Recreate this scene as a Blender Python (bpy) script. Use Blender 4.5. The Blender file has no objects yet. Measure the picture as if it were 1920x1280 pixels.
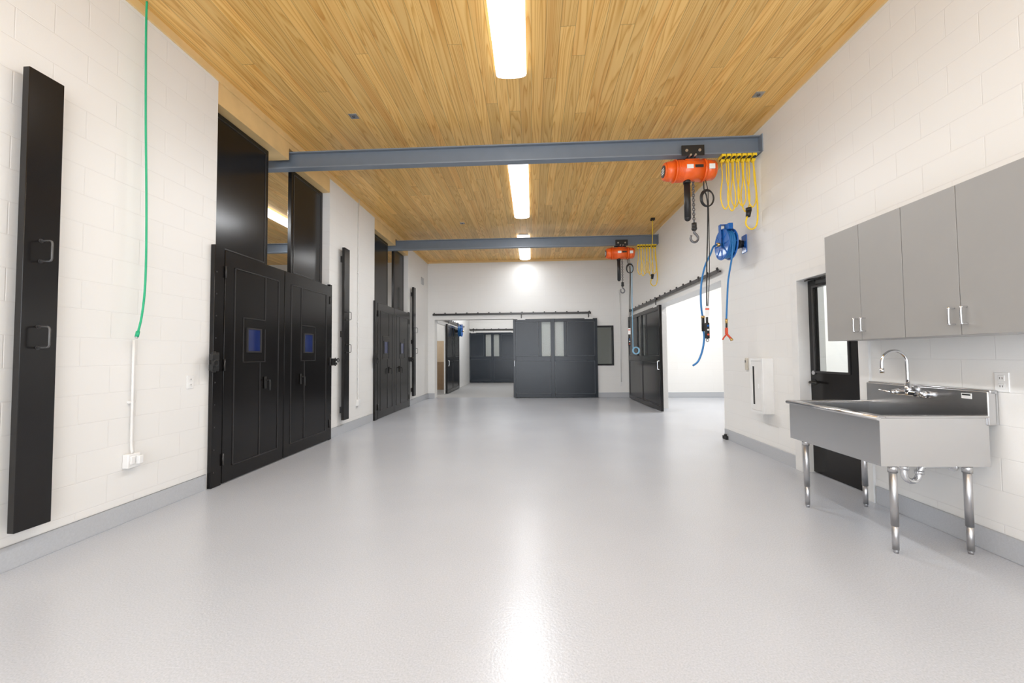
import bpy, bmesh, math, random
from mathutils import Matrix, Vector
random.seed(7)
C=bpy.context.scene.collection
XL,XR,YB,ZC,YF=-3.175,2.888,12.0,4.17,-3.0
TH=0.3
# ------------------------------------------------------------------ materials
def new_mat(name):
    m=bpy.data.materials.new(name); m.use_nodes=True
    nt=m.node_tree; b=nt.nodes['Principled BSDF']
    return m,nt,b
def N(nt,t,**k):
    n=nt.nodes.new(t)
    for a,v in k.items(): setattr(n,a,v)
    return n
def math_n(nt,op,a,b=None,c=None):
    n=N(nt,'ShaderNodeMath',operation=op)
    for i,v in enumerate((a,b,c)):
        if v is None: continue
        if isinstance(v,(int,float)): n.inputs[i].default_value=v
        else: nt.links.new(v,n.inputs[i])
    return n.outputs[0]
def simple(name,col,rough=.5,metal=0,noise=0.06,scale=8,bump=0,coat=0,bscale=200,spec=.5):
    m,nt,b=new_mat(name)
    g=N(nt,'ShaderNodeNewGeometry')
    no=N(nt,'ShaderNodeTexNoise'); no.inputs['Scale'].default_value=scale
    nt.links.new(g.outputs['Position'],no.inputs['Vector'])
    mx=N(nt,'ShaderNodeMix',data_type='RGBA')
    mx.inputs[6].default_value=tuple(max(0,c*(1-noise)) for c in col)+(1,)
    mx.inputs[7].default_value=tuple(min(1,c*(1+noise)) for c in col)+(1,)
    nt.links.new(no.outputs[0],mx.inputs[0]); nt.links.new(mx.outputs[2],b.inputs['Base Color'])
    b.inputs['Roughness'].default_value=rough; b.inputs['Metallic'].default_value=metal
    b.inputs['Coat Weight'].default_value=coat
    b.inputs['Specular IOR Level'].default_value=spec
    if bump:
        n2=N(nt,'ShaderNodeTexNoise'); n2.inputs['Scale'].default_value=bscale
        nt.links.new(g.outputs['Position'],n2.inputs['Vector'])
        bp=N(nt,'ShaderNodeBump'); bp.inputs['Strength'].default_value=bump; bp.inputs['Distance'].default_value=.002
        nt.links.new(n2.outputs[0],bp.inputs['Height']); nt.links.new(bp.outputs[0],b.inputs['Normal'])
    return m
def emis(name,col,st):
    m,nt,b=new_mat(name)
    b.inputs['Base Color'].default_value=(.9,.9,.9,1)
    b.inputs['Emission Color'].default_value=col+(1,); b.inputs['Emission Strength'].default_value=st
    return m
def cmu(name,axis):
    m,nt,b=new_mat(name)
    g=N(nt,'ShaderNodeNewGeometry'); s=N(nt,'ShaderNodeSeparateXYZ'); nt.links.new(g.outputs['Position'],s.inputs[0])
    c=N(nt,'ShaderNodeCombineXYZ'); nt.links.new(s.outputs[axis],c.inputs[0]); nt.links.new(s.outputs[2],c.inputs[1])
    br=N(nt,'ShaderNodeTexBrick'); br.offset=.5
    br.inputs['Scale'].default_value=1; br.inputs['Brick Width'].default_value=.4064; br.inputs['Row Height'].default_value=.2032
    br.inputs['Mortar Size'].default_value=.0045; br.inputs['Mortar Smooth'].default_value=.8
    br.inputs['Color1'].default_value=(.82,.812,.79,1); br.inputs['Color2'].default_value=(.812,.803,.782,1); br.inputs['Mortar'].default_value=(.785,.775,.755,1)
    nt.links.new(c.outputs[0],br.inputs['Vector']); nt.links.new(br.outputs['Color'],b.inputs['Base Color'])
    no=N(nt,'ShaderNodeTexNoise'); no.inputs['Scale'].default_value=90; no.inputs['Detail'].default_value=4; nt.links.new(g.outputs['Position'],no.inputs['Vector'])
    h=math_n(nt,'ADD',math_n(nt,'MULTIPLY',no.outputs[0],.25),math_n(nt,'MULTIPLY',br.outputs['Fac'],-1.0))
    bp=N(nt,'ShaderNodeBump'); bp.inputs['Strength'].default_value=.33; bp.inputs['Distance'].default_value=.004
    nt.links.new(h,bp.inputs['Height']); nt.links.new(bp.outputs[0],b.inputs['Normal'])
    b.inputs['Roughness'].default_value=.42
    return m
def wood_planks(name,w=.13):
    m,nt,b=new_mat(name)
    g=N(nt,'ShaderNodeNewGeometry'); s=N(nt,'ShaderNodeSeparateXYZ'); nt.links.new(g.outputs['Position'],s.inputs[0])
    X,Y=s.outputs[0],s.outputs[1]
    xs=math_n(nt,'DIVIDE',math_n(nt,'ADD',X,20),w); xi=math_n(nt,'FLOOR',xs); xf=math_n(nt,'FRACT',xs)
    wn=N(nt,'ShaderNodeTexWhiteNoise',noise_dimensions='1D'); nt.links.new(xi,wn.inputs['W'])
    yy=math_n(nt,'DIVIDE',math_n(nt,'ADD',Y,math_n(nt,'MULTIPLY',wn.outputs['Value'],9.0)),4.2)
    yi=math_n(nt,'FLOOR',yy); yf=math_n(nt,'FRACT',yy)
    cid=N(nt,'ShaderNodeCombineXYZ'); nt.links.new(xi,cid.inputs[0]); nt.links.new(yi,cid.inputs[1])
    w2=N(nt,'ShaderNodeTexWhiteNoise',noise_dimensions='3D'); nt.links.new(cid.outputs[0],w2.inputs['Vector'])
    rs=N(nt,'ShaderNodeSeparateColor'); nt.links.new(w2.outputs['Color'],rs.inputs[0])
    cv=N(nt,'ShaderNodeCombineXYZ')
    nt.links.new(math_n(nt,'ADD',math_n(nt,'MULTIPLY',X,8.0),math_n(nt,'MULTIPLY',rs.outputs[0],50)),cv.inputs[0])
    nt.links.new(math_n(nt,'ADD',math_n(nt,'MULTIPLY',Y,.36),math_n(nt,'MULTIPLY',rs.outputs[1],50)),cv.inputs[1])
    nt.links.new(math_n(nt,'MULTIPLY',rs.outputs[2],30),cv.inputs[2])
    n1=N(nt,'ShaderNodeTexNoise'); n1.inputs['Scale'].default_value=1; n1.inputs['Detail'].default_value=1.3; n1.inputs['Roughness'].default_value=.4
    nt.links.new(cv.outputs[0],n1.inputs['Vector'])
    band=math_n(nt,'FRACT',math_n(nt,'MULTIPLY',n1.outputs[0],15.0))
    r1=N(nt,'ShaderNodeValToRGB'); e=r1.color_ramp.elements
    e[0].position=0; e[0].color=(.71,.40,.105,1); e[1].position=1; e[1].color=(.63,.325,.07,1)
    a=e.new(.14); a.color=(.83,.53,.18,1); a=e.new(.5); a.color=(.82,.515,.17,1); a=e.new(.80); a.color=(.73,.42,.115,1)
    nt.links.new(band,r1.inputs[0])
    cf=N(nt,'ShaderNodeCombineXYZ'); nt.links.new(math_n(nt,'MULTIPLY',X,160),cf.inputs[0]); nt.links.new(math_n(nt,'MULTIPLY',Y,3),cf.inputs[1])
    n2=N(nt,'ShaderNodeTexNoise'); n2.inputs['Scale'].default_value=1; nt.links.new(cf.outputs[0],n2.inputs['Vector'])
    cs=N(nt,'ShaderNodeCombineXYZ'); nt.links.new(math_n(nt,'ADD',math_n(nt,'MULTIPLY',X,7),math_n(nt,'MULTIPLY',rs.outputs[1],70)),cs.inputs[0]); nt.links.new(math_n(nt,'MULTIPLY',Y,.3),cs.inputs[1])
    n3=N(nt,'ShaderNodeTexNoise'); n3.inputs['Scale'].default_value=1; nt.links.new(cs.outputs[0],n3.inputs['Vector'])
    st=N(nt,'ShaderNodeMapRange'); st.inputs[1].default_value=.50; st.inputs[2].default_value=.70; nt.links.new(n3.outputs[0],st.inputs[0])
    mx=N(nt,'ShaderNodeMix',data_type='RGBA',blend_type='MULTIPLY'); nt.links.new(math_n(nt,'MULTIPLY',st.outputs[0],.5),mx.inputs[0])
    nt.links.new(r1.outputs[0],mx.inputs[6]); mx.inputs[7].default_value=(.88,.66,.42,1)
    val=math_n(nt,'ADD',math_n(nt,'MULTIPLY',rs.outputs[2],.22),.89)
    val=math_n(nt,'MULTIPLY',val,math_n(nt,'ADD',math_n(nt,'MULTIPLY',n2.outputs[0],.12),.94))
    gx=math_n(nt,'MINIMUM',xf,math_n(nt,'SUBTRACT',1,xf)); gm=N(nt,'ShaderNodeMapRange'); gm.inputs[1].default_value=.0; gm.inputs[2].default_value=.04; gm.inputs[3].default_value=.58; gm.inputs[4].default_value=1
    nt.links.new(gx,gm.inputs[0])
    gy=math_n(nt,'MINIMUM',yf,math_n(nt,'SUBTRACT',1,yf)); gn=N(nt,'ShaderNodeMapRange'); gn.inputs[1].default_value=.0; gn.inputs[2].default_value=.0012; gn.inputs[3].default_value=.6; gn.inputs[4].default_value=1
    nt.links.new(gy,gn.inputs[0])
    val=math_n(nt,'MULTIPLY',val,math_n(nt,'MULTIPLY',gm.outputs[0],gn.outputs[0]))
    m2=N(nt,'ShaderNodeVectorMath',operation='SCALE'); nt.links.new(mx.outputs[2],m2.inputs[0]); nt.links.new(val,m2.inputs['Scale'])
    nt.links.new(m2.outputs[0],b.inputs['Base Color'])
    b.inputs['Roughness'].default_value=.40
    bp=N(nt,'ShaderNodeBump'); bp.inputs['Strength'].default_value=.25; bp.inputs['Distance'].default_value=.004
    nt.links.new(gm.outputs[0],bp.inputs['Height']); nt.links.new(bp.outputs[0],b.inputs['Normal'])
    return m
def floor_mat():
    m,nt,b=new_mat('epoxy_floor')
    g=N(nt,'ShaderNodeNewGeometry')
    n1=N(nt,'ShaderNodeTexNoise'); n1.inputs['Scale'].default_value=.6; n1.inputs['Detail'].default_value=6; nt.links.new(g.outputs['Position'],n1.inputs['Vector'])
    n2=N(nt,'ShaderNodeTexNoise'); n2.inputs['Scale'].default_value=130; n2.inputs['Detail'].default_value=2; nt.links.new(g.outputs['Position'],n2.inputs['Vector'])
    f=math_n(nt,'ADD',math_n(nt,'MULTIPLY',n1.outputs[0],.35),math_n(nt,'MULTIPLY',n2.outputs[0],.65))
    r=N(nt,'ShaderNodeValToRGB'); e=r.color_ramp.elements
    e[0].position=.32; e[0].color=(.43,.45,.49,1); e[1].position=.68; e[1].color=(.56,.58,.625,1)
    nt.links.new(f,r.inputs[0]); nt.links.new(r.outputs[0],b.inputs['Base Color'])
    n3=N(nt,'ShaderNodeTexNoise'); n3.inputs['Scale'].default_value=75; n3.inputs['Detail'].default_value=2; nt.links.new(g.outputs['Position'],n3.inputs['Vector'])
    bp=N(nt,'ShaderNodeBump'); bp.inputs['Strength'].default_value=.32; bp.inputs['Distance'].default_value=.002
    nt.links.new(n3.outputs[0],bp.inputs['Height']); nt.links.new(bp.outputs[0],b.inputs['Normal'])
    b.inputs['Roughness'].default_value=.26; b.inputs['Specular IOR Level'].default_value=.45
    return m
M={}
M['cmux']=cmu('painted_block_long',1); M['cmuy']=cmu('painted_block_cross',0)
M['wood']=wood_planks('pine_plank_ceiling'); M['floor']=floor_mat()
M['trimwood']=simple('pine_trim',(.80,.56,.26),.5,noise=.12,scale=5)
M['base']=simple('cove_base_grey',(.47,.485,.51),.35,noise=.10,bump=.2,scale=90)
M['black']=simple('black_enamel',(.008,.0072,.0072),.20,noise=.1,spec=.38)
M['blacksheen']=simple('black_enamel_blue_sheen',(.012,.018,.026),.22,noise=.1,spec=.4)  # black doors with the bluish reflection put into the colour
M['edgesheen']=simple('black_edge_blue_sheen',(.05,.062,.075),.3)  # paler panel borders carrying the same painted-in blue reflection
M['black2']=simple('black_enamel_edge',(.032,.030,.030),.28)
M['handleblack']=simple('dark_grey_handle',(.09,.09,.09),.3)  # lighter than the post so the loop stands out
M['blackmatte']=simple('black_rubber',(.012,.012,.012),.5)
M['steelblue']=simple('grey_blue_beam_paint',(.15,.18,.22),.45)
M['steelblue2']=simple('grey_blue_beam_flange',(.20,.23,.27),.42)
M['orange']=simple('orange_enamel',(.85,.12,.010),.32,coat=.3)
M['white']=simple('white_plastic',(.82,.82,.81),.4)
M['whitep']=simple('white_paint_metal',(.78,.775,.76),.35)
M['beige']=simple('beige_plastic',(.60,.56,.48),.45)
M['yellow']=simple('yellow_cable',(.88,.60,.02),.45)
M['green']=simple('green_hose',(.01,.40,.19),.4)
M['blue']=simple('blue_enamel',(.006,.12,.45),.35,coat=.3)
M['bluehose']=simple('blue_rubber_hose',(.02,.18,.46),.45)
M['ltblue']=simple('pale_blue_hose',(.25,.50,.70),.45)
M['red']=simple('red_grip',(.70,.08,.03),.4)
M['chrome']=simple('chrome',(.82,.83,.85),.10,metal=1,noise=.01)
M['steel']=simple('brushed_stainless',(.60,.60,.605),.24,metal=1,noise=.02,scale=20)
M['steeldull']=simple('galvanised_steel',(.56,.56,.57),.32,metal=1,noise=.05)
M['darksteel']=simple('oiled_dark_steel',(.16,.16,.17),.4,metal=.8,noise=.1)
M['lam']=simple('grey_laminate',(.32,.312,.30),.42,noise=.02)
M['lamedge']=simple('grey_laminate_edge',(.50,.49,.48),.45,noise=.02)
M['lens']=emis('lamp_lens',(.98,.99,1),2.4)
M['brown']=simple('brown_board',(.26,.165,.09),.6,noise=.2)
M['tan']=simple('tan_board',(.56,.43,.29),.6,noise=.1)
M['conc']=simple('speckled_concrete',(.30,.30,.30),.6,noise=.35,scale=45,bump=.3)
M['bglass']=simple('dark_blue_glazing',(.010,.022,.11),.05,noise=.4,scale=4,spec=.8)
M['brass']=simple('brass_fitting',(.6,.4,.15),.3,metal=1)
def glass(name,col):
    mg,nt,b=new_mat(name); b.inputs['Base Color'].default_value=col; b.inputs['Transmission Weight'].default_value=1; b.inputs['Roughness'].default_value=.02; b.inputs['IOR'].default_value=1.15
    return mg
M['glass']=glass('clear_glass',(.90,.93,.92,1)); M['greyglass']=glass('grey_glass',(.42,.46,.46,1))
# ------------------------------------------------------------------ mesh builder
class MB:
    def __init__(s): s.bm=bmesh.new(); s.mats=[]
    def mi(s,m):
        m=M[m]
        if m not in s.mats: s.mats.append(m)
        return s.mats.index(m)
    def box(s,x0,x1,y0,y1,z0,z1,m,bev=0,seg=2):
        i=s.mi(m)
        r=bmesh.ops.create_cube(s.bm,size=1)
        vs=r['verts']
        for v in vs:
            v.co=Vector(((x0+x1)/2+v.co.x*(x1-x0),(y0+y1)/2+v.co.y*(y1-y0),(z0+z1)/2+v.co.z*(z1-z0)))
        fs={f for v in vs for f in v.link_faces}
        for f in fs: f.material_index=i
        if bev:
            es=list({e for v in vs for e in v.link_edges})
            rr=bmesh.ops.bevel(s.bm,geom=es,offset=bev,segments=seg,affect='EDGES',profile=.5)
            for f in rr['faces']: f.material_index=i; f.smooth=True
        return s
    def cyl(s,p0,p1,r,m,r2=None,n=20,smooth=True):
        i=s.mi(m); p0=Vector(p0); p1=Vector(p1); d=p1-p0
        q=d.to_track_quat('Z','Y').to_matrix().to_4x4(); q.translation=(p0+p1)/2
        rr=bmesh.ops.create_cone(s.bm,cap_ends=True,segments=n,radius1=r,radius2=r if r2 is None else r2,depth=d.length,matrix=q)
        for f in {f for v in rr['verts'] for f in v.link_faces}:
            f.material_index=i; f.smooth=smooth and len(f.verts)==4
        return s
    def sph(s,c,r,m,sc=(1,1,1),n=16):
        i=s.mi(m)
        mt=Matrix.Translation(c)@Matrix.Diagonal((sc[0],sc[1],sc[2],1))
        rr=bmesh.ops.create_uvsphere(s.bm,u_segments=n,v_segments=n//2+2,radius=r,matrix=mt)
        for f in {f for v in rr['verts'] for f in v.link_faces}: f.material_index=i; f.smooth=True
        return s
    def tube(s,pts,r,m,n=10,smooth=0,closed=False):
        i=s.mi(m); P=[Vector(p) for p in pts]
        if smooth and len(P)>2:
            Q=[]; L=len(P); rng=range(L if closed else L-1)
            for k in rng:
                if closed: a,b_,c,d=P[(k-1)%L],P[k],P[(k+1)%L],P[(k+2)%L]
                else: a,b_,c,d=P[max(k-1,0)],P[k],P[k+1],P[min(k+2,L-1)]
                for j in range(smooth):
                    t=j/smooth
                    Q.append(.5*((2*b_)+(-a+c)*t+(2*a-5*b_+4*c-d)*t*t+(-a+3*b_-3*c+d)*t**3))
            if not closed: Q.append(P[-1])
            P=Q
        L=len(P); rings=[]; up=None
        for k in range(L):
            if closed: t=P[(k+1)%L]-P[(k-1)%L]
            else: t=P[min(k+1,L-1)]-P[max(k-1,0)]
            t.normalize()
            if up is None:
                up=Vector((0,0,1)) if abs(t.z)<.9 else Vector((1,0,0))
            up=(up-t*up.dot(t)).normalized(); sd=t.cross(up)
            rings.append([s.bm.verts.new(P[k]+(up*math.cos(2*math.pi*j/n)+sd*math.sin(2*math.pi*j/n))*r) for j in range(n)])
        for k in range(L if closed else L-1):
            A,B=rings[k],rings[(k+1)%L]
            for j in range(n):
                f=s.bm.faces.new((A[j],A[(j+1)%n],B[(j+1)%n],B[j])); f.material_index=i; f.smooth=True
        if not closed:
            for R_ in (rings[0],rings[-1]):
                f=s.bm.faces.new(R_); f.material_index=i
        return s
    def torus(s,c,axis,R,r,m,n=28,k=8,sc=1):
        c=Vector(c); pts=[]
        for j in range(n):
            a=2*math.pi*j/n; u,v=R*math.cos(a),R*math.sin(a)*sc
            pts.append(c+Vector({'X':(0,u,v),'Y':(u,0,v),'Z':(u,v,0)}[axis]))
        return s.tube(pts,r,m,n=k,closed=True)
    def obj(s,name,parent=None,loc=(0,0,0),rotz=0,**props):
        bmesh.ops.recalc_face_normals(s.bm,faces=s.bm.faces)
        me=bpy.data.meshes.new(name); s.bm.to_mesh(me); s.bm.free()
        for m in s.mats: me.materials.append(m)
        o=bpy.data.objects.new(name,me); C.objects.link(o)
        o.location=loc; o.rotation_euler=(0,0,math.radians(rotz))
        if parent: o.parent=parent
        for k,v in props.items(): o[k]=v
        return o
def root(name,loc,rotz=0,**props):
    o=bpy.data.objects.new(name,None); o.empty_display_size=.1; C.objects.link(o)
    o.location=loc; o.rotation_euler=(0,0,math.radians(rotz))
    for k,v in props.items(): o[k]=v
    return o
def dup(o,loc,rotz=None,**props):
    def rec(src,par):
        n=src.copy(); C.objects.link(n)
        if par is not None: n.parent=par
        for ch in src.children: rec(ch,n)
        return n
    n=rec(o,None); n.location=loc
    if rotz is not None: n.rotation_euler=(0,0,math.radians(rotz))
    for k,v in props.items(): n[k]=v
    return n
S={'kind':'structure'}
# ------------------------------------------------------------------ shell
MB().box(-9.3,7.3,YF-.3,YB+.15,-.15,0,'floor').obj('floor',**S)
MB().box(-9.3,7.3,YB+.15,19.0,-.15,0,'conc').obj('floor_stable_aisle',**S)
MB().box(-9.3,7.3,YF-.3,19.0,ZC,ZC+.15,'wood').obj('ceiling',**S)
O1=(3.82,6.07); O2=(7.86,10.05); GAP1=(.95,1.43); GAP2=(1.06,1.44); HB=3.87
RO=9.6
w=MB()
for a,b_ in ((YF,O1[0]),(O1[1],O2[0]),(O2[1],YB)): w.box(XL-TH,XL,a,b_,0,ZC,'cmux')
w.obj('wall_left',**S)
w=MB()
w.box(XR,XR+TH,YF,3.62,0,ZC,'cmux').box(XR,XR+TH,3.62,4.5,2.10,ZC,'cmux').box(XR,XR+TH,4.5,6.2,0,ZC,'cmux')
w.box(XR,XR+TH,6.2,RO,2.39,ZC,'cmux').box(XR,XR+TH,RO,YB,0,ZC,'cmux')
w.obj('wall_right',**S)
w=MB()
w.box(XL-TH,-2.97,YB,YB+TH,0,ZC,'cmuy').box(-2.97,-.55,YB,YB+TH,2.38,ZC,'cmuy').box(-.55,1.62,YB,YB+TH,0,ZC,'cmuy')
w.box(1.62,2.42,YB,YB+TH,0,.95,'cmuy').box(1.62,2.42,YB,YB+TH,2.14,ZC,'cmuy').box(2.42,XR+TH,YB,YB+TH,0,ZC,'cmuy')
w.obj('wall_back',**S)
# wall behind the viewpoint; unseen, opened wide to let world light in
w=MB(); w.box(XL-TH,-2.9,YF-TH,YF,0,ZC,'cmuy').box(2.6,XR+TH,YF-TH,YF,0,ZC,'cmuy').box(-2.9,2.6,YF-TH,YF,3.8,ZC,'cmuy'); w.obj('wall_front',**S)
# neighbouring rooms
MB().box(-9.3,-9.0,YF,YB,0,ZC,'cmux').obj('wall_side_room_left',**S)
MB().box(-9.0,XL-TH,YF-TH,YF,0,ZC,'cmuy').obj('wall_side_room_front',**S)
MB().box(-9.3,XL-TH,YB,YB+TH,0,ZC,'cmuy').obj('wall_side_room_back',**S)
MB().box(7.0,7.3,YF,YB,0,ZC,'cmux').obj('wall_annex_right',**S)
MB().box(XR+TH,7.0,YF-TH,YF,0,ZC,'cmuy').obj('wall_annex_front',**S)
MB().box(XR+TH,7.3,YB,YB+TH,0,ZC,'cmuy').obj('wall_annex_back',**S)
MB().box(-9.3,7.3,18.7,19.0,0,ZC,'cmuy').obj('wall_aisle_back',**S)
w=MB(); w.box(-3.0,-2.95,13.4,18.7,0,ZC,'whitep').box(-3.0,-2.95,YB+TH,13.4,2.3,ZC,'whitep'); w.obj('wall_aisle_left',**S)
MB().box(4.5,4.75,YB+TH,18.7,0,ZC,'cmux').obj('wall_aisle_right',**S)
w=MB(); w.box(-6.0,-3.0,15.0,15.15,0,1.05,'brown').box(-6.0,-3.0,15.0,15.15,1.05,1.85,'tan').box(-6.0,-3.0,15.0,15.15,1.85,ZC,'whitep'); w.box(-6.1,-6.0,YB+TH,15.15,0,ZC,'whitep'); w.obj('wall_stall',**S)
# baseboards
def base(name,parts,axis):
    w=MB()
    for p in parts: w.box(*p,'base',bev=.006,seg=1)
    w.obj(name,**S)
bt,bh=.012,.15
base('baseboard_left',[(XL,XL+bt,YF,O1[0]-.075,0,bh),(XL,XL+bt,O1[1]+.01,O2[0]-.075,0,bh),(XL,XL+bt,O2[1]+.01,YB,0,bh)],0)
base('baseboard_right',[(XR-bt,XR,YF,3.55,0,bh),(XR-bt,XR,4.57,6.2,0,bh),(XR-bt,XR,RO,YB,0,bh),(XR,XR+TH,6.2,6.21,0,bh)],0)
base('baseboard_back',[(XL,-2.97,YB-bt,YB,0,bh),(-.5,XR,YB-bt,YB,0,bh)],0)
base('baseboard_annex',[(XR+TH,7.0,YB-bt,YB,0,bh),(7.0-bt,7.0,YF,YB,0,bh)],0)
# crown trim + timber headers
MB().box(XL,XL+.02,YF,YB,ZC-.075,ZC,'trimwood').obj('trim_1',**S)
MB().box(XR-.02,XR,YF,YB,ZC-.075,ZC,'trimwood').obj('trim_2',**S)
MB().box(XL+.02,XR-.02,YB-.02,YB,ZC-.06,ZC,'trimwood').obj('trim_3',**S)
for k,(O,by) in enumerate(((O1,5.1),(O2,9.2))):
    w=MB(); w.box(XL-TH,XL-.004,O[0],O[1],4.03,ZC,'trimwood').box(XL-TH,XL-.004,O[0],by-.09,HB,4.03,'trimwood').box(XL-TH,XL-.004,by+.09,O[1],HB,4.03,'trimwood')
    w.obj('trim_%d'%(4+k),**S)
# ------------------------------------------------------------------ left double doors with transoms
def lever(w,x,z,yf):
    w.box(x-.018,x+.018,yf-.010,yf,z-.07,z+.07,'blackmatte',bev=.004)
    w.tube([(x,yf-.01,z+.03),(x,yf-.05,z+.03),(x,yf-.06,z+.01),(x,yf-.06,z-.09)],.010,'blackmatte',smooth=4)
def leaf_obj(R_,x0,x1,hs,cx):
    w=MB(); z0,z1=.012,2.37; yf=-.05
    w.box(x0,x1,yf,0,z0,z1,'black',bev=.003,seg=1)
    t=.009
    def strip(a,b_,c,d,m='black2'): w.box(a,b_,yf-.008,yf,c,d,m)
    a0,a1=x0+.13,x1-.11; c0,c1=.16,2.22
    strip(a0,a0+t,c0,c1); strip(a1-t,a1,c0,c1); strip(a0,a1,c1-t,c1); strip(a0,a1,c0,c0+t)
    if hs>0:
        strip(cx+.18,cx+.18+t,1.70,c1); strip(cx-.17,cx+.18,1.70,1.70+t); strip(cx+.18,cx+.18+t,1.22,1.6)
        strip(cx-.17,cx-.17+t,1.22,1.70); strip(cx-.17,cx+.18,1.22,1.22+t); strip(cx+.10,cx+.10+t,c0,1.22)
    else:
        strip(cx-.18,cx-.18+t,1.70,c1); strip(cx-.18,cx+.17,1.70,1.70+t); strip(cx-.18,cx-.18+t,1.22,1.70)
        strip(cx+.17,cx+.17+t,1.22,1.70); strip(cx-.18,cx+.17,1.22,1.22+t); strip(cx-.10,cx-.10+t,c0,1.22)
    wx0,wx1,wz0,wz1=cx-.10,cx+.10,1.345,1.585
    w.box(wx0-.016,wx1+.016,yf-.014,yf,wz1,wz1+.016,'black2').box(wx0-.016,wx1+.016,yf-.014,yf,wz0-.016,wz0,'black2')
    w.box(wx0-.016,wx0,yf-.014,yf,wz0,wz1,'black2').box(wx1,wx1+.016,yf-.014,yf,wz0,wz1,'black2')
    L_=w.obj('door_leaf',R_)
    MB().box(wx0,wx1,yf-.004,yf+.002,wz0,wz1,'bglass').obj('window_pane',L_,label='small dark blue tinted glass pane')
    h=MB(); lever(h,(cx+.19 if hs>0 else cx-.19),.98,yf-.006); h.obj('lever_handle',L_)
    hx=x0 if hs>0 else x1
    for z in (.25,1.2,2.15): 
        h=MB().cyl((hx,yf-.008,z-.06),(hx,yf-.008,z+.06),.008,'black2',n=10); h.obj('hinge',L_)
def double_door(n,O,gap,lab):
    L=O[1]-O[0]; R_=root('door_%d'%n,(XL,O[0],0),90,kind='structure')
    w=MB(); w.box(-.06,.065,-.045,-.001,0,2.40,'black',bev=.003,seg=1).box(L-.065,L+.004,-.045,-.001,0,2.40,'black',bev=.003,seg=1)
    for z in [i*.22+.15 for i in range(10)]:
        w.cyl((-.035,-.050,z),(-.035,-.044,z),.007,'black2',n=8)
        w.cyl((L-.02,-.050,z),(L-.02,-.044,z),.006,'black2',n=8)
    w.obj('door_frame',R_)
    m=L/2-.075
    leaf_obj(R_,.07,m-.006,1,.50); leaf_obj(R_,m+.006,L-.07,-1,m+.54)
    for x,s_,k in ((-.09,-1,.85),(L+.05,1,.5)):
        w=MB()
        w.box(x-.05*k,x+.05*k,-.10,-.06,1.15,1.15+.07*k,'blackmatte',bev=.004).box(x-.05*k,x+.05*k,-.10,-.06,1.15+.12*k,1.15+.19*k,'blackmatte',bev=.004)
        w.cyl((x,-.08,1.13),(x,-.08,1.15+.22*k),.016*k,'blackmatte',n=12)
        w.box(min(x,x-s_*.07),max(x,x-s_*.07),-.075,-.046,1.14,1.14+.22*k,'blackmatte')
        w.torus((x+s_*.02,-.115,1.22),'Y',.03,.006,'blackmatte')
        w.obj('latch',R_)
    return R_
double_door(2,O1,GAP1,''); double_door(3,O2,GAP2,'')
def transom(x0,x1,O):
    w=MB(); z0,z1=2.385,3.865
    w.box(0,x1-x0,0,.05,z0,z1,'black',bev=.003,seg=1)
    t=.012; a=.05; W=x1-x0
    w.box(a,a+t,-.005,0,z0+a,z1-a,'black2').box(W-a-t,W-a,-.005,0,z0+a,z1-a,'black2').box(a,W-a,-.005,0,z1-a-t,z1-a,'black2').box(a,W-a,-.005,0,z0+a,z0+a+t,'black2')
    return w.obj('transom_panel',None,(XL-.115,O[0]+x0,0),90,label='tall black steel panel standing above double stall doors',category='door panel',group='black steel panels above the double doors')
transom(.005,GAP1[0],O1); transom(GAP1[1],2.245,O1); transom(.005,GAP2[0],O2); transom(GAP2[1],2.185,O2)
for k,O in enumerate((O1,O2)):
    MB().box(XL-.18,XL-.002,O[0],O[1],2.372,2.385,'black').obj('trim_%d'%(6+k),**S)
# ------------------------------------------------------------------ posts on left wall
def bar(y0,lab):
    R_=root('wall_post',(XL,y0,0),90,label=lab,category='wall post',group='black steel posts on the wall')
    w=MB(); w.box(0,.185,-.10,-.055,.24,3.08,'black',bev=.003,seg=1)
    w.box(.06,.14,-.057,0,.35,.45,'black2').box(.06,.14,-.057,0,2.85,2.95,'black2').box(.06,.14,-.057,0,1.6,1.7,'black2')
    w.obj('post_body',R_)
    for z in (1.95,1.41):
        h=MB(); x=.085; h.tube([(x,-.10,z+.065),(x,-.16,z+.065),(x,-.172,z+.06),(x,-.177,z+.048),(x,-.177,z-.048),(x,-.172,z-.06),(x,-.16,z-.065),(x,-.10,z-.065)],.0055,'handleblack')
        h.cyl((x,-.104,z+.065),(x,-.0995,z+.065),.013,'black2').cyl((x,-.104,z-.065),(x,-.0995,z-.065),.013,'black2')
        h.obj('pull_handle',R_)
bar(2.24,'tall black steel post with two pull handles beside green hose')
bar(6.37,'tall black steel post with two pull handles between double doors')
bar(10.2,'tall black steel post mounted beside smaller looking double doors')
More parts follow.
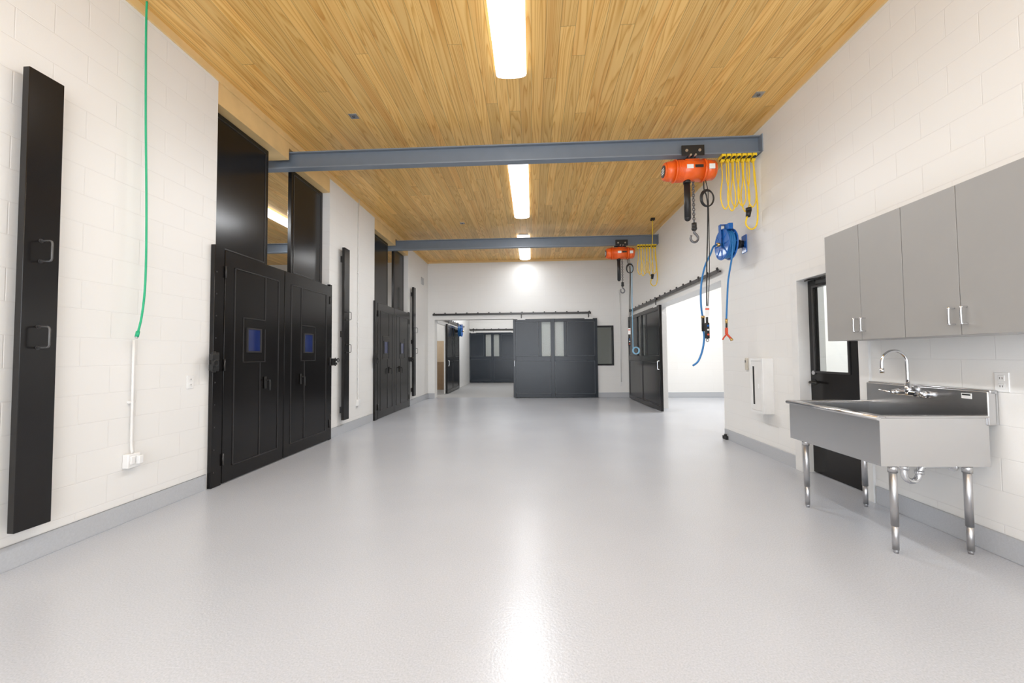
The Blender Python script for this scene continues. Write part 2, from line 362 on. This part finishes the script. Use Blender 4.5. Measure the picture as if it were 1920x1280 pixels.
# ------------------------------------------------------------------ green hose + conduit
w=MB(); X=XL+.075
w.tube([(X,2.985,4.17),(X,2.985,3.9),(X,3.0,3.2),(X+.01,3.01,2.6),(X+.01,3.02,2.1),(X+.015,3.01,1.8),(X+.02,2.985,1.6),(X+.02,2.96,1.48)],.0075,'green',smooth=8)
hose=w.obj('drop_hose',None,label='thin green hose hanging down from the ceiling by the wall',category='hose')
MB().cyl((X+.02,2.96,1.485),(X+.02,2.95,1.44),.013,'green').cyl((X+.02,2.952,1.452),(X+.02,2.947,1.43),.009,'steeldull').obj('hose_end',hose)
def conduit(y,ztop,zb,wide,lab):
    R_=root('electrical_conduit',(XL,y,0),90,label=lab,category='conduit')
    w=MB(); w.tube([(0,-.02,ztop),(0,-.02,zb+.3),(0,-.02,zb+.18),(.0,-.03,zb+.1)],.0095,'whitep',smooth=3)
    for z in (zb+.5,zb+1.5,zb+2.4):
        if z<ztop: w.box(-.022,.022,-.022,0,z-.01,z+.01,'whitep')
    w.obj('pipe',R_)
    b_=MB(); b_.box(-.05,.05,-.05,0,zb-.01,zb+.10,'white',bev=.006)
    if wide: b_.box(-.035,-.003,-.06,-.049,zb+.02,zb+.08,'white',bev=.003).box(.01,.045,-.08,-.049,zb+.015,zb+.08,'white',bev=.004)
    b_.obj('junction_box',R_)
conduit(3.0,1.42,.43,True,'white conduit running down the block wall to a junction box')
conduit(7.08,4.16,.40,False,'white conduit down the block wall beside a black post')
def outlet(loc,rot,lab):
    w=MB(); w.box(-.038,.038,-.006,0,-.06,.06,'white',bev=.002)
    R_=w.obj('wall_outlet',None,loc,rot,label=lab,category='electrical outlet')
    for zc in (.025,-.025):
        f=MB(); f.box(-.017,.017,-.009,-.006,zc-.017,zc+.017,'white',bev=.001)
        f.box(-.008,-.005,-.0095,-.009,zc-.006,zc+.006,'blackmatte').box(.005,.008,-.0095,-.009,zc-.006,zc+.006,'blackmatte')
        f.obj('receptacle',R_)
outlet((XL,3.55,1.05),90,'white outlet plate on painted block wall beside black doors')
outlet((XR,2.61,1.08),-90,'white outlet plate on block wall beside the steel sink')
outlet((2.62,YB,.40),0,'small white outlet low on block wall below conduit')
MB().cyl((2.62,YB-.02,.46),(2.62,YB-.02,3.15),.011,'whitep').box(2.59,2.65,YB-.045,YB,3.1,3.2,'whitep',bev=.004).obj('wall_pipe',None,label='thin white vertical conduit on block wall beside dark window',category='conduit')
w=MB(); w.box(-.12,.12,-.02,0,-.1,.1,'steeldull',bev=.003)
for i in range(8): w.box(-.1,.1,-.026,-.02,-.085+i*.023,-.077+i*.023,'steeldull')
w.obj('air_vent',None,(XL,11.35,3.45),90,label='small grey louvred vent high on block wall',category='vent')
# ------------------------------------------------------------------ sliding doors
def sliding(n,wd,loc,rot,mat,hx=None,zt=2.36):
    R_=root('door_%d'%n,loc,rot,kind='structure')
    em='edgesheen' if mat=='blacksheen' else 'black2'
    s_=wd/2.5; T0,T1=-.055,0; z0=.02
    fr=MB()
    def fb(a,b_,c,d): fr.box(a,b_,T0,T1,c,d,mat,bev=.004,seg=1)
    st=.075
    fb(0,st,z0,zt); fb(wd-st,wd,z0,zt); m0,m1=1.18*s_-.06,1.18*s_+.06
    fb(m0,m1,z0,zt); fb(st,m0,zt-.09,zt); fb(m1,wd-st,zt-.09,zt); fb(st,m0,z0,z0+.1); fb(m1,wd-st,z0,z0+.1); fb(st,m0,1.10,1.24); fb(m1,wd-st,1.10,1.24)
    ww=.27*s_
    a0=m0-ww; a1=m1+ww
    fb(a0-.09,a0,1.24,zt-.09); fb(a1,a1+.09,1.24,zt-.09)
    fr.obj('door_frame',R_)
    y0,y1=-.04,-.015
    for a,b_,c,d in ((st,m0,z0+.1,1.10),(m1,wd-st,z0+.1,1.10),(st,a0-.09,1.24,zt-.09),(a1+.09,wd-st,1.24,zt-.09)):
        p=MB(); p.box(a+.002,b_-.002,y0,y1,c+.002,d-.002,mat)
        q=.018
        p.box(a+.002,b_-.002,y0-.012,y0,c+.002,c+q,em).box(a+.002,b_-.002,y0-.012,y0,d-q,d-.002,em).box(a+.002,a+q,y0-.012,y0,c+q,d-q,em).box(b_-q,b_-.002,y0-.012,y0,c+q,d-q,em)
        p.obj('door_panel',R_)
    for a,b_ in ((a0,m0),(m1,a1)):
        MB().box(a+.001,b_-.001,-.032,-.024,1.241,zt-.091,'glass').obj('window_pane',R_)
    if hx is not None:
        h=MB(); h.tube([(hx,-.054,1.12),(hx,-.10,1.12),(hx,-.105,1.10),(hx,-.105,.96),(hx,-.10,.94),(hx,-.054,.94)],.011,'chrome',smooth=3); h.obj('handle',R_,label='chrome pull handle')
    for x in (.25*s_,wd-.25*s_):
        h=MB(); h.box(x-.12,x+.12,-.062,-.055,zt-.02,zt+.02,'whitep').box(x-.015,x+.015,-.045,-.03,zt,zt+.2,'black2'); h.cyl((x,-.05,zt+.17),(x,-.025,zt+.17),.035,'black2',n=16)
        h.obj('roller_hanger',R_)
    return R_
def track(x1,loc,rot,lab,z):
    w=MB()
    w.box(0,x1,-.055,-.045,z-.03,z+.03,'black2',bev=.003,seg=1)
    n=int(x1/.33)
    for i in range(n+1):
        x=.05+i*(x1-.1)/n
        w.cyl((x,-.06,z),(x,0,z),.014,'black2',n=10)
        w.box(x-.018,x+.018,-.068,-.045,z+.02,z+.055,'black2',bev=.003)
    R_=w.obj('sliding_door_rail',None,loc,rot,label=lab,category='door rail')
    return R_
sliding(4,2.5,(-.57,YB-.035,0),0,'blacksheen',hx=.035)
track(4.78,(-3.02,YB,0),0,'black steel sliding door rail with bolts above wide opening',2.53)
sliding(5,2.88,(XR-.035,11.78,0),-90,'black',hx=2.84)
track(5.6,(XR,11.75,0),-90,'black steel sliding door rail with bolts on long wall',2.53)
sliding(6,2.4,(-3.0,18.66,0),0,'blacksheen',hx=.035)
track(4.6,(-3.0,18.7,0),0,'black sliding door rail on the stable aisle end wall',2.5)
sliding(7,2.2,(-2.91,13.3,0),90,'black',hx=.035)
track(4.4,(-2.95,12.5,0),90,'black sliding door rail along the stable aisle',2.5)
MB().box(XR-.004,XR+TH+.004,6.195,6.2,0,2.39,'whitep').obj('trim_9',**S)
MB().box(XR-.05,XR,6.08,6.19,0,.05,'blackmatte',bev=.005).cyl((XR-.03,6.13,.04),(XR-.03,6.13,.075),.02,'blackmatte').obj('door_floor_guide',None,label='small black roller guide on floor at wall corner',category='door guide')
# window in back wall
R_=root('window_1',(1.62,YB,.95),0,kind='structure')
w=MB(); t=.05
w.box(0,.8,-.02,.1,0,t,'black',bev=.003).box(0,.8,-.02,.1,1.19-t,1.19,'black',bev=.003).box(0,t,-.02,.1,t,1.19-t,'black',bev=.003).box(.8-t,.8,-.02,.1,t,1.19-t,'black',bev=.003)
w.obj('window_frame',R_); MB().box(t,.8-t,.03,.036,t,1.19-t,'greyglass').obj('window_pane',R_)
# ------------------------------------------------------------------ man door
R_=root('door_1',(XR,4.5,0),-90,kind='structure')
w=MB()
w.box(-.06,.045,-.02,.17,0,2.145,'whitep',bev=.003).box(.835,.94,-.02,.17,0,2.145,'whitep',bev=.003).box(.045,.835,-.02,.17,2.05,2.145,'whitep',bev=.003)
w.obj('door_frame',R_)
w=MB(); a0,a1,z0,z1=.13,.57,1.08,1.96
y0,y1=.10,.145
w.box(.047,a0,y0,y1,.01,2.045,'black').box(a1,.833,y0,y1,.01,2.045,'black').box(a0,a1,y0,y1,.01,z0,'black').box(a0,a1,y0,y1,z1,2.045,'black')
w.box(a0-.02,a1+.02,y0-.01,y0,z1,z1+.02,'black2').box(a0-.02,a1+.02,y0-.01,y0,z0-.02,z0,'black2').box(a0-.02,a0,y0-.01,y0,z0,z1,'black2').box(a1,a1+.02,y0-.01,y0,z0,z1,'black2')
L_=w.obj('door_leaf',R_)
MB().box(a0,a1,.118,.124,z0,z1,'glass').obj('window_pane',L_)
h=MB(); h.cyl((.10,.10,.96),(.10,.05,.96),.014,'blackmatte').tube([(.10,.05,.96),(.13,.045,.96),(.22,.045,.955)],.011,'blackmatte'); h.cyl((.10,.1,.96),(.10,.092,.96),.03,'blackmatte').obj('lever_handle',L_)
MB().cyl((.10,.1,1.06),(.10,.088,1.06),.022,'steeldull').obj('lock_cylinder',L_)
h=MB(); h.box(.25,.55,.04,.1,1.98,2.03,'blackmatte',bev=.004).tube([(.3,.06,2.035),(.18,.02,2.04),(.08,.05,2.045)],.008,'blackmatte'); h.obj('door_closer',R_)
# ------------------------------------------------------------------ wall cabinets
def cabinet(y_far,lab):
    R_=root('wall_cabinet',(XR,y_far,1.37),-90,label=lab,category='cabinet',group='grey laminate wall cabinets')
    W=.718; D=.33; H=.905
    w=MB(); t=.018
    w.box(0,t,-D+.021,0,0,H,'lam').box(W-t,W,-D+.021,0,0,H,'lam').box(t,W-t,-D+.021,0,0,t,'lamedge').box(t,W-t,-D+.021,0,H-t,H,'lam').box(t,W-t,-.012,0,t,H-t,'lam').box(t,W-t,-D+.03,-.012,H/2-.009,H/2+.009,'lam')
    w.obj('cabinet_body',R_)
    for a,b_,hx in ((0.0015,W/2-.0015,W/2-.035),(W/2+.0015,W-.0015,W/2+.035)):
        d=MB(); d.box(a,b_,-D,-D+.02,0,H,'lam',bev=.0015,seg=1); d_=d.obj('cabinet_door',R_)
        h=MB(); y=-D
        h.tube([(hx,y,.165),(hx,y-.028,.165),(hx,y-.034,.157),(hx,y-.034,.073),(hx,y-.028,.065),(hx,y,.065)],.006,'chrome',smooth=4); h.obj('handle',d_,label='chrome bar handle')
    return R_
cabinet(3.585,'grey laminate two-door wall cabinet above sink next to door'); cabinet(2.866,'grey laminate two-door wall cabinet above the steel sink')
# ------------------------------------------------------------------ sink
SR=root('utility_sink',(XR,3.52,0),-90,label='freestanding stainless steel utility sink with backsplash on four legs',category='sink')
Lx=.88; y0,y1=-.71,-.06; zt,zb=.86,.555
w=MB(); t=.012
w.box(0,Lx,y0,y0+t,zb,zt,'steel').box(0,Lx,y1-t,y1,zb,zt,'steel').box(0,t,y0+t,y1-t,zb,zt,'steel').box(Lx-t,Lx,y0+t,y1-t,zb,zt,'steel').box(t,Lx-t,y0+t,y1-t,zb,zb+t,'steel')
w.box(-.01,Lx+.01,y0-.02,y0+.04,zt-.006,zt+.012,'steel',bev=.008,seg=3).box(-.01,.035,y0+.02,y1,zt-.006,zt+.012,'steel',bev=.008,seg=3).box(Lx-.035,Lx+.01,y0+.02,y1,zt-.006,zt+.012,'steel',bev=.008,seg=3)
w.cyl((-.01,y0-.012,zt-.004),(Lx+.01,y0-.012,zt-.004),.014,'steel')
w.cyl((Lx/2,-.33,zb+t),(Lx/2,-.33,zb+t+.004),.05,'chrome')
w.obj('basin',SR)
w=MB(); w.box(-.01,Lx+.01,-.07,-.02,zt-.05,1.02,'steel',bev=.006).box(-.01,Lx+.01,-.055,-.006,1.005,1.03,'steel',bev=.006)
w.obj('backsplash',SR)
MB().box(.74,.80,-.0725,-.069,.965,1.0,'white').box(.745,.795,-.0732,-.0724,.985,.995,'blackmatte').obj('maker_label',SR,label='small white sticker')
for (lx,ly) in ((.065,-.63),(.83,-.60),(.04,-.15),(.83,-.15)):
    l=MB(); l.cyl((lx,ly,.17),(lx,ly,zb),.0205,'steeldull').cyl((lx,ly,.02),(lx,ly,.19),.0175,'steeldull').cyl((lx,ly,0),(lx,ly,.03),.012,'steeldull',r2=.0175).cyl((lx,ly,zb-.05),(lx,ly,zb),.025,'steel')
    l.obj('leg',SR)
fx=.40
FR=MB()
FR.box(fx-.13,fx+.13,-.115,-.085,.945,.985,'chrome',bev=.012,seg=3).cyl((fx-.1,-.07,.965),(fx-.1,-.10,.965),.026,'chrome').cyl((fx+.1,-.07,.965),(fx+.1,-.10,.965),.026,'chrome').cyl((fx,-.10,.95),(fx,-.10,1.03),.02,'chrome')
fa=FR.obj('faucet',SR,label='chrome gooseneck faucet')
w=MB(); pts=[(fx,-.10,1.03),(fx,-.10,1.18)]
for i in range(1,9):
    a=math.pi*i/8; pts.append((fx,-.19+.09*math.cos(a),1.19+.09*math.sin(a)))
pts.append((fx,-.28,1.14)); w.tube(pts,.011,'chrome',smooth=3).cyl((fx,-.28,1.115),(fx,-.28,1.15),.014,'chrome'); w.obj('spout',fa)
for s_ in (-1,1):
    w=MB(); x=fx+s_*.1; w.cyl((x,-.115,.965),(x,-.145,.965),.017,'chrome').cyl((x-s_*.0,-.14,.965),(x+s_*.07,-.16,.975),.008,'chrome',r2=.006).sph((x+s_*.07,-.16,.975),.009,'chrome'); w.obj('tap_handle',fa)
q=.60
w=MB(); w.tube([(q,-.33,.57),(q,-.33,.48),(q,-.33,.43),(q,-.315,.395),(q,-.28,.38),(q,-.245,.395),(q,-.23,.43),(q,-.215,.475),(q,-.18,.485),(q,-.006,.485)],.019,'chrome',smooth=5,n=14).cyl((q,-.02,.485),(q,-.005,.485),.035,'chrome').cyl((q,-.33,.46),(q,-.33,.49),.027,'chrome').cyl((q,-.23,.43),(q,-.23,.455),.026,'chrome').obj('drain_trap',SR,label='curved chrome drain trap')
# ------------------------------------------------------------------ extinguisher cabinet + sensor
R_=root('extinguisher_cabinet',(XR,5.22,.54),-90,label='white wall-mounted fire extinguisher cabinet with narrow window',category='extinguisher cabinet')
w=MB(); W_=.275; H_=.67; D_=.13
w.box(0,W_,-D_+.012,0,0,H_,'whitep',bev=.002,seg=1).box(0,.03,-D_,-D_+.012,0,H_,'white').box(W_-.03,W_,-D_,-D_+.012,0,H_,'white').box(.03,W_-.03,-D_,-D_+.012,0,.03,'white').box(.03,W_-.03,-D_,-D_+.012,H_-.03,H_,'white')
w.obj('cabinet_body',R_)
d=MB().box(.033,W_-.033,-D_+.004,-D_+.0119,.033,H_-.033,'whitep').obj('cabinet_door',R_)
MB().box(.06,.09,-D_+.001,-D_+.004,.10,H_-.10,'blackmatte').obj('window_pane',d,label='narrow dark viewing window')
MB().box(.17,.19,-D_-.006,-D_+.004,.30,.36,'white',bev=.002).obj('handle',d)
MB().box(-.025,.025,-.025,0,-.08,.08,'beige',bev=.006).box(-.014,.014,-.028,-.024,.02,.05,'steeldull').obj('wall_control',None,(XR,5.52,1.13),-90,label='slim beige control device on block wall beside extinguisher cabinet',category='control panel')
# ------------------------------------------------------------------ beams
def beam(y,lab):
    z0,z1=3.78,4.0; xa,xb=-8.9,XR
    w=MB(); hw=.055
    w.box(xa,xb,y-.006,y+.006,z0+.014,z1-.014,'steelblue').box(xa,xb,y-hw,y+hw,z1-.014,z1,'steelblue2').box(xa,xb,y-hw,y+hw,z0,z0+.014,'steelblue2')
    w.box(xb-.012,xb,y-.09,y+.09,z0,z1,'steelblue2')
    return w.obj('monorail_beam',None,label=lab,category='steel beam',group='monorail beams under the ceiling')
beam(5.1,'grey-blue painted steel I-beam spanning the room, carrying orange hoist'); beam(9.2,'grey-blue painted steel I-beam near end wall, carrying orange hoist')
# ------------------------------------------------------------------ hoist (local origin: beam underside centre)
HZ=3.78
H=root('chain_hoist',(2.04,5.1,HZ),0,label='orange electric chain hoist hanging from steel beam beside blue reel',category='hoist',group='orange chain hoists')
w=MB()
w.cyl((-.20,0,-.185),(.13,0,-.185),.135,'orange',n=32).cyl((-.22,0,-.185),(-.20,0,-.185),.142,'orange',n=32)
w.cyl((-.33,0,-.185),(-.22,0,-.185),.112,'orange',r2=.132,n=32).cyl((-.345,0,-.185),(-.33,0,-.185),.10,'orange',r2=.112,n=32)
w.cyl((.13,0,-.185),(.155,0,-.185),.142,'orange',n=32)
w.cyl((.155,0,-.185),(.27,0,-.185),.13,'orange',r2=.12,n=32).cyl((.27,0,-.185),(.29,0,-.185),.12,'orange',r2=.10,n=32)
for i in range(7):
    x=-.17+i*.012
    w.torus((x-.02,0,-.185),'X',.135,.003,'orange',n=28,k=6)
w.box(-.09,.09,-.06,.06,-.085,-.05,'orange',bev=.01)
b_=w.obj('hoist_body',H)
w=MB(); w.cyl((-.352,0,-.185),(-.345,0,-.185),.075,'blackmatte',n=28)
for i in (-1,0,1): w.box(-.354,-.3515,-.05+abs(i)*.012,.05-abs(i)*.012,-.192+i*.028,-.178+i*.028,'white')
w.obj('end_emblem',b_,label='round black end emblem with white bars')
for x0,x1,z0,z1,mm in ((-.10,-.02,-.21,-.16,'white'),(.0,.10,-.20,-.165,'blackmatte'),(.17,.24,-.22,-.16,'white')):
    MB().box(x0,x1,-.1375,-.122,z0,z1,mm).obj('rating_label',b_,label='white sticker' if mm=='white' else 'black sticker')
w=MB()
for y in (-.075,.075):
    w.box(-.14,.14,y-.006,y+.006,-.02,.11,'blackmatte',bev=.004)
    for x in (-.08,.08):
        w.cyl((x,y*.45,.04),(x,y,.04),.035,'blackmatte',n=20); w.cyl((x,y,.04),(x,y*1.2,.04),.018,'steeldull',n=12)
w.cyl((-.03,-.09,-.015),(-.03,.09,-.015),.012,'steeldull').cyl((.03,-.09,-.015),(.03,.09,-.015),.012,'steeldull').box(-.05,.05,-.03,.03,-.07,-.004,'blackmatte',bev=.006)
w.obj('trolley',H)
w=MB(); w.cyl((-.055,0,-.79),(-.055,0,-.33),.040,'blackmatte',r2=.038,n=20).sph((-.055,0,-.79),.040,'blackmatte').cyl((-.055,0,-.345),(-.055,0,-.31),.046,'blackmatte',n=20); w.obj('chain_bag',H,label='black tubular chain bag')
w=MB(); z=-.32; k=0
while z>-.86:
    w.torus((.022,0,z),'X' if k%2 else 'Y',.015,.0055,'darksteel',n=10,k=5,sc=1.35); z-=.030; k+=1
w.obj('load_chain',H)
w=MB(); hx=.022; w.cyl((hx,0,-.925),(hx,0,-.855),.030,'blackmatte').sph((hx,0,-.925),.034,'blackmatte')
hk=[(0,0,-.95),(0,0,-.98),(.023,0,-1.003),(.044,0,-1.04),(.034,0,-1.082),(0,0,-1.10),(-.036,0,-1.082),(-.048,0,-1.045),(-.038,0,-1.012)]
w.tube([(hx+p[0],p[1],p[2]) for p in hk],.014,'darksteel',smooth=4); w.obj('hook',H,label='dark steel load hook')
w=MB(); cx=.185
w.tube([(cx-.03,0,-.30),(cx-.03,.0,-.42),(cx+.0,0,-.52),(cx+.01,0,-.68),(cx+.0,0,-1.0),(cx-.02,0,-1.4),(cx-.03,0,-1.8),(cx-.035,0,-2.08)],.008,'blackmatte',smooth=6)
w.tube([(cx-.01,0,-.30),(cx+.015,0,-.42),(cx+.02,0,-.5),(cx+.02,0,-.9),(cx+.01,0,-1.5),(cx-.03,0,-2.06)],.005,'blackmatte',smooth=6)
for i in range(4): w.torus((cx+.01,-.015+i*.011,-.55+i*.006),'Y',.072+.003*i,.008,'blackmatte',sc=1.35)
w.obj('pendant_cable',H,label='coiled black pendant cable')
w=MB(); px=cx-.035
w.box(px-.023,px+.023,-.022,.022,-2.32,-2.12,'blackmatte',bev=.010,seg=3).cyl((px,0,-2.13),(px,0,-2.04),.014,'blackmatte').torus((px,0,-2.34),'Y',.016,.004,'blackmatte')
P=w.obj('pendant_control',H)
for z,mm in ((-2.16,'blue'),(-2.21,'white'),(-2.27,'red')): MB().cyl((px,-.021,z),(px,-.031,z),.012,mm).obj('button',P,label=('red' if mm=='red' else mm)+' push button')
w=MB(); w.box(px-.028,px+.028,-.016,-.013,-2.05,-1.91,'white').box(px-.024,px+.024,-.0175,-.0155,-1.96,-1.94,'red'); w.obj('warning_tag',H,label='white hanging tag with red band')
dup(H,(2.06,9.2,HZ),label='orange electric chain hoist hanging from beam near end wall')
# festoon cables
def festoon():
    R_=root('festoon_cable',(2.43,5.1,HZ),0,label='yellow looped festoon power cable hanging beside orange hoist',category='power cable',group='yellow festoon cables')
    xs=[i*.063 for i in range(7)]
    w=MB()
    for x in xs:
        t=MB(); t.box(x-.026,x+.026,-.055,.055,-.035,0,'yellow',bev=.005).box(x-.013,x+.013,-.015,.015,-.075,-.03,'yellow',bev=.004).cyl((x,-.055,-.045),(x,.055,-.045),.014,'blackmatte',n=12).cyl((x,-.025,-.07),(x,.025,-.07),.022,'yellow')
        t.obj('cable_trolley',R_)
    for i in range(6):
        a,b_=xs[i],xs[i+1]; m=(a+b_)/2; d=.68+.04*math.sin(i*1.9); bw=.050
        oy=-.02 if i%2 else .02
        w.tube([(a,oy,-.07),(m-bw*.55,oy,-.25*d/.6),(m-bw,oy*1.3,-.70*d),(m-bw*.8,oy,-.90*d),(m,oy,-d),(m+bw*.8,oy,-.90*d),(m+bw,oy*.7,-.70*d),(m+bw*.55,oy,-.25*d/.6),(b_,oy,-.07)],.0075,'yellow',smooth=6,n=8)
    w.tube([(xs[-1],0,-.07),(xs[-1]+.02,0,-.3),(xs[-1]+.04,0,-.7),(xs[-1]+.02,0,-.90),(xs[-1]-.05,0,-.95),(xs[-1]-.11,0,-.88),(xs[-1]-.08,0,-.76)],.010,'yellow',smooth=6,n=8)
    w.obj('cable_loops',R_)
    x=xs[-1]-.08
    MB().cyl((x,0,-.79),(x+.01,0,-.72),.026,'blackmatte',r2=.032).cyl((x+.01,0,-.72),(x+.01,0,-.68),.034,'blackmatte').obj('plug',R_,label='black twist-lock plug')
    return R_
F=festoon(); dup(F,(2.45,9.2,HZ),label='yellow looped festoon power cable near the end wall')
w=MB(); w.box(2.55,2.63,8.50,8.58,ZC-.05,ZC,'blackmatte',bev=.006).tube([(2.59,8.54,ZC-.05),(2.6,8.6,3.9),(2.68,8.9,3.75),(2.72,9.1,3.7)],.008,'yellow',smooth=6); w.obj('power_drop',None,label='black ceiling outlet with short yellow cord to beam',category='power cord')
# ------------------------------------------------------------------ hose reel
def reel(loc,rot,lab):
    R_=root('hose_reel',loc,rot,label=lab,category='hose reel',group='blue hose reels')
    w=MB()
    w.box(-.06,.06,-.012,0,-.12,.12,'blue',bev=.004).box(-.03,.03,-.14,-.01,-.03,.03,'blue',bev=.006)
    w.box(-.03,.03,-.17,-.16,-.05,.27,'blue',bev=.003).box(-.03,.03,-.33,-.32,-.05,.27,'blue',bev=.003).box(-.03,.03,-.33,-.16,.26,.27,'blue',bev=.003)
    w.box(.03,.15,-.28,-.22,.17,.25,'blue',bev=.004)
    w.obj('mounting_bracket',R_)
    w=MB()
    for y in (-.19,-.30):
        w.cyl((0,y-.004,0),(0,y+.004,0),.195,'blue',n=40); w.torus((0,y,0),'Y',.200,.010,'blue',n=40)
        for k in range(8):
            a=k*math.pi/4; w.cyl((.08*math.cos(a),y-.004,.08*math.sin(a)),(.195*math.cos(a),y-.004,.195*math.sin(a)),.009,'blue',n=8)
    w.cyl((0,-.305,0),(0,-.18,0),.075,'blue',n=28); w.obj('spool',R_)
    w=MB()
    for j in range(3):
        for i in range(3): w.torus((0,-.218-.0265*i,0),'Y',.125+.026*j,.0135,'bluehose',n=32,k=8)
    w.obj('wound_hose',R_)
    MB().cyl((0,-.16,0),(0,-.03,0),.05,'blackmatte',n=28).torus((0,-.08,0),'Y',.05,.012,'blackmatte').obj('spring_housing',R_)
    MB().cyl((0,-.37,0),(0,-.31,0),.025,'brass').obj('inlet_swivel',R_)
    return R_
RY=5.5
RL=reel((XR,RY,2.75),-90,'blue hose reel with hanging hoses mounted on block wall')
R2=reel((-2.95,14.9,2.2),90,'blue hose reel on the stable aisle wall')
w=MB(); w.tube([(.19,-.25,-.02),(.16,-.255,-.22),(.06,-.26,-.5),(.02,-.265,-.8),(.0,-.27,-1.02)],.011,'bluehose',smooth=6); w.obj('drop_hose',RL)
w=MB(); z=-1.02; q=-.11
w.cyl((.11+q,-.27,z+.01),(.11+q,-.27,z-.05),.016,'brass').cyl((.11+q,-.27,z-.05),(.105+q,-.27,z-.12),.013,'blackmatte').box(.085+q,.125+q,-.285,-.255,z-.2,z-.11,'red',bev=.008).cyl((.10+q,-.27,z-.19),(.15+q,-.235,z-.26),.014,'red').tube([(.10+q,-.27,z-.2),(.07+q,-.29,z-.24),(.055+q,-.30,z-.27)],.010,'red',smooth=4).cyl((.15+q,-.235,z-.26),(.16+q,-.228,z-.285),.018,'brass')
w.obj('spray_nozzle',RL,label='red pistol-grip spray nozzle')
def rl(x,y,z): return (RY-y,x-XR,z-2.75)
w=MB(); w.tube([rl(*p) for p in [(2.52,5.5,2.75),(2.45,5.45,2.71),(2.38,5.38,2.60),(2.27,5.32,2.4),(2.20,5.27,2.15),(2.185,5.25,1.9),(2.2,5.24,1.72)]],.012,'bluehose',smooth=8)
w.obj('inlet_hose',RL)
w=MB(); w.cyl(rl(2.2,5.24,1.75),rl(2.2,5.24,1.56),.019,'blackmatte').cyl(rl(2.2,5.24,1.76),rl(2.2,5.24,1.73),.023,'brass'); w.obj('coupling',RL,label='black and brass coupling')
w=MB(); w.tube([rl(*p) for p in [(2.2,5.24,1.58),(2.21,5.24,1.48),(2.18,5.23,1.32),(2.12,5.22,1.18),(2.05,5.22,1.12)]],.012,'bluehose',smooth=8)
w.obj('hose_tail',RL)
w=MB(); w.tube([(2.34,9.36,3.4),(2.33,9.36,2.6),(2.33,9.36,1.9),(2.33,9.36,1.5)],.010,'ltblue',smooth=6)
for i in range(3): w.torus((2.39+.008*i,9.36,1.36),'Y',.07,.012,'ltblue',sc=1.1)
w.tube([(2.33,9.36,1.5),(2.33,9.36,1.4)],.012,'ltblue'); w.obj('air_hose',None,label='pale blue hose hanging with small coil at its end',category='hose')
# ------------------------------------------------------------------ ceiling lights
def light(x,y0,lab,strength='lens',L=2.35):
    R_=root('ceiling_light',(x,y0,ZC),0,label=lab,category='ceiling light',group='linear ceiling lights')
    w=MB(); w.box(-.12,.12,.01,L-.01,-.03,0,'whitep').obj('housing',R_)
    w=MB(); i=w.mi(strength); n=10; pr=[]
    for k in range(n+1):
        a=math.pi*k/n; pr.append((-.155*math.cos(a),-.03-.045*math.sin(a)**.7 if 0<k<n else -.03))
    rr=[[w.bm.verts.new((px_,y,pz)) for px_,pz in pr] for y in (.02,L-.02)]
    for k in range(n):
        f=w.bm.faces.new((rr[0][k],rr[0][k+1],rr[1][k+1],rr[1][k])); f.material_index=i; f.smooth=True
    f=w.bm.faces.new((rr[0][0],rr[1][0],rr[1][n],rr[0][n])); f.material_index=i
    f=w.bm.faces.new(rr[0]); f.material_index=i
    f=w.bm.faces.new(rr[1]); f.material_index=i
    w.obj('lens',R_,label='glowing white curved diffuser')
    return R_
def lamp(x,y,P):
    l=bpy.data.lights.new('light_tube','AREA'); l.shape='RECTANGLE'; l.size=.26; l.size_y=2.25; l.energy=P; l.color=(.93,.965,1.0)
    o=bpy.data.objects.new('light_tube',l); C.objects.link(o); o.location=(x,y+1.175,ZC-.082)
l0=light(-.185,1.64,'long white linear ceiling light on pine ceiling')
lamp(-.185,1.64,56)
for x,y,P in ((-.185,5.82,88),(-.185,9.4,28),(-.185,-2.5,50),(-5.2,6.6,100),(-5.2,1.6,80),(4.9,1.0,110),(4.9,8.0,150),(-1.2,14.5,130),(-4.6,12.4,40)):  # unseen fixtures behind camera, in side rooms and stall are added for light
    dup(l0,(x,y,ZC)); lamp(x,y,P)
for (x,y,lab) in ((2.56,4.5,'small grey sensor plate on pine ceiling near the block wall'),(-2.12,4.6,'small grey junction plate on pine ceiling near timber header'),(-1.5,8.55,'small grey plate on pine ceiling')):
    w=MB(); w.box(x-.05,x+.05,y-.05,y+.05,ZC-.006,ZC,'steeldull',bev=.002).cyl((x,y,ZC-.014),(x,y,ZC-.006),.018,'darksteel'); w.obj('ceiling_sensor',None,label=lab,category='ceiling sensor')
# ------------------------------------------------------------------ world, camera
W=bpy.data.worlds.new('World'); bpy.context.scene.world=W; W.use_nodes=True
bg=W.node_tree.nodes['Background']; bg.inputs[0].default_value=(.90,.94,1,1); bg.inputs[1].default_value=4.8
cam=bpy.data.cameras.new('camera'); co=bpy.data.objects.new('camera',cam); C.objects.link(co)
cam.sensor_width=36; cam.lens=747/1920*36; cam.clip_start=.05; cam.clip_end=100
co.location=(0,0,1.27)
co.rotation_euler=(Matrix.Rotation(math.radians(2.91),3,'Z')@Matrix.Rotation(math.radians(92.02),3,'X')@Matrix.Rotation(math.radians(-0.5),3,'Z')).to_euler()
bpy.context.scene.camera=co
bpy.context.scene.view_settings.view_transform='Standard'
bpy.context.scene.view_settings.look='None'
bpy.context.scene.view_settings.exposure=0.14
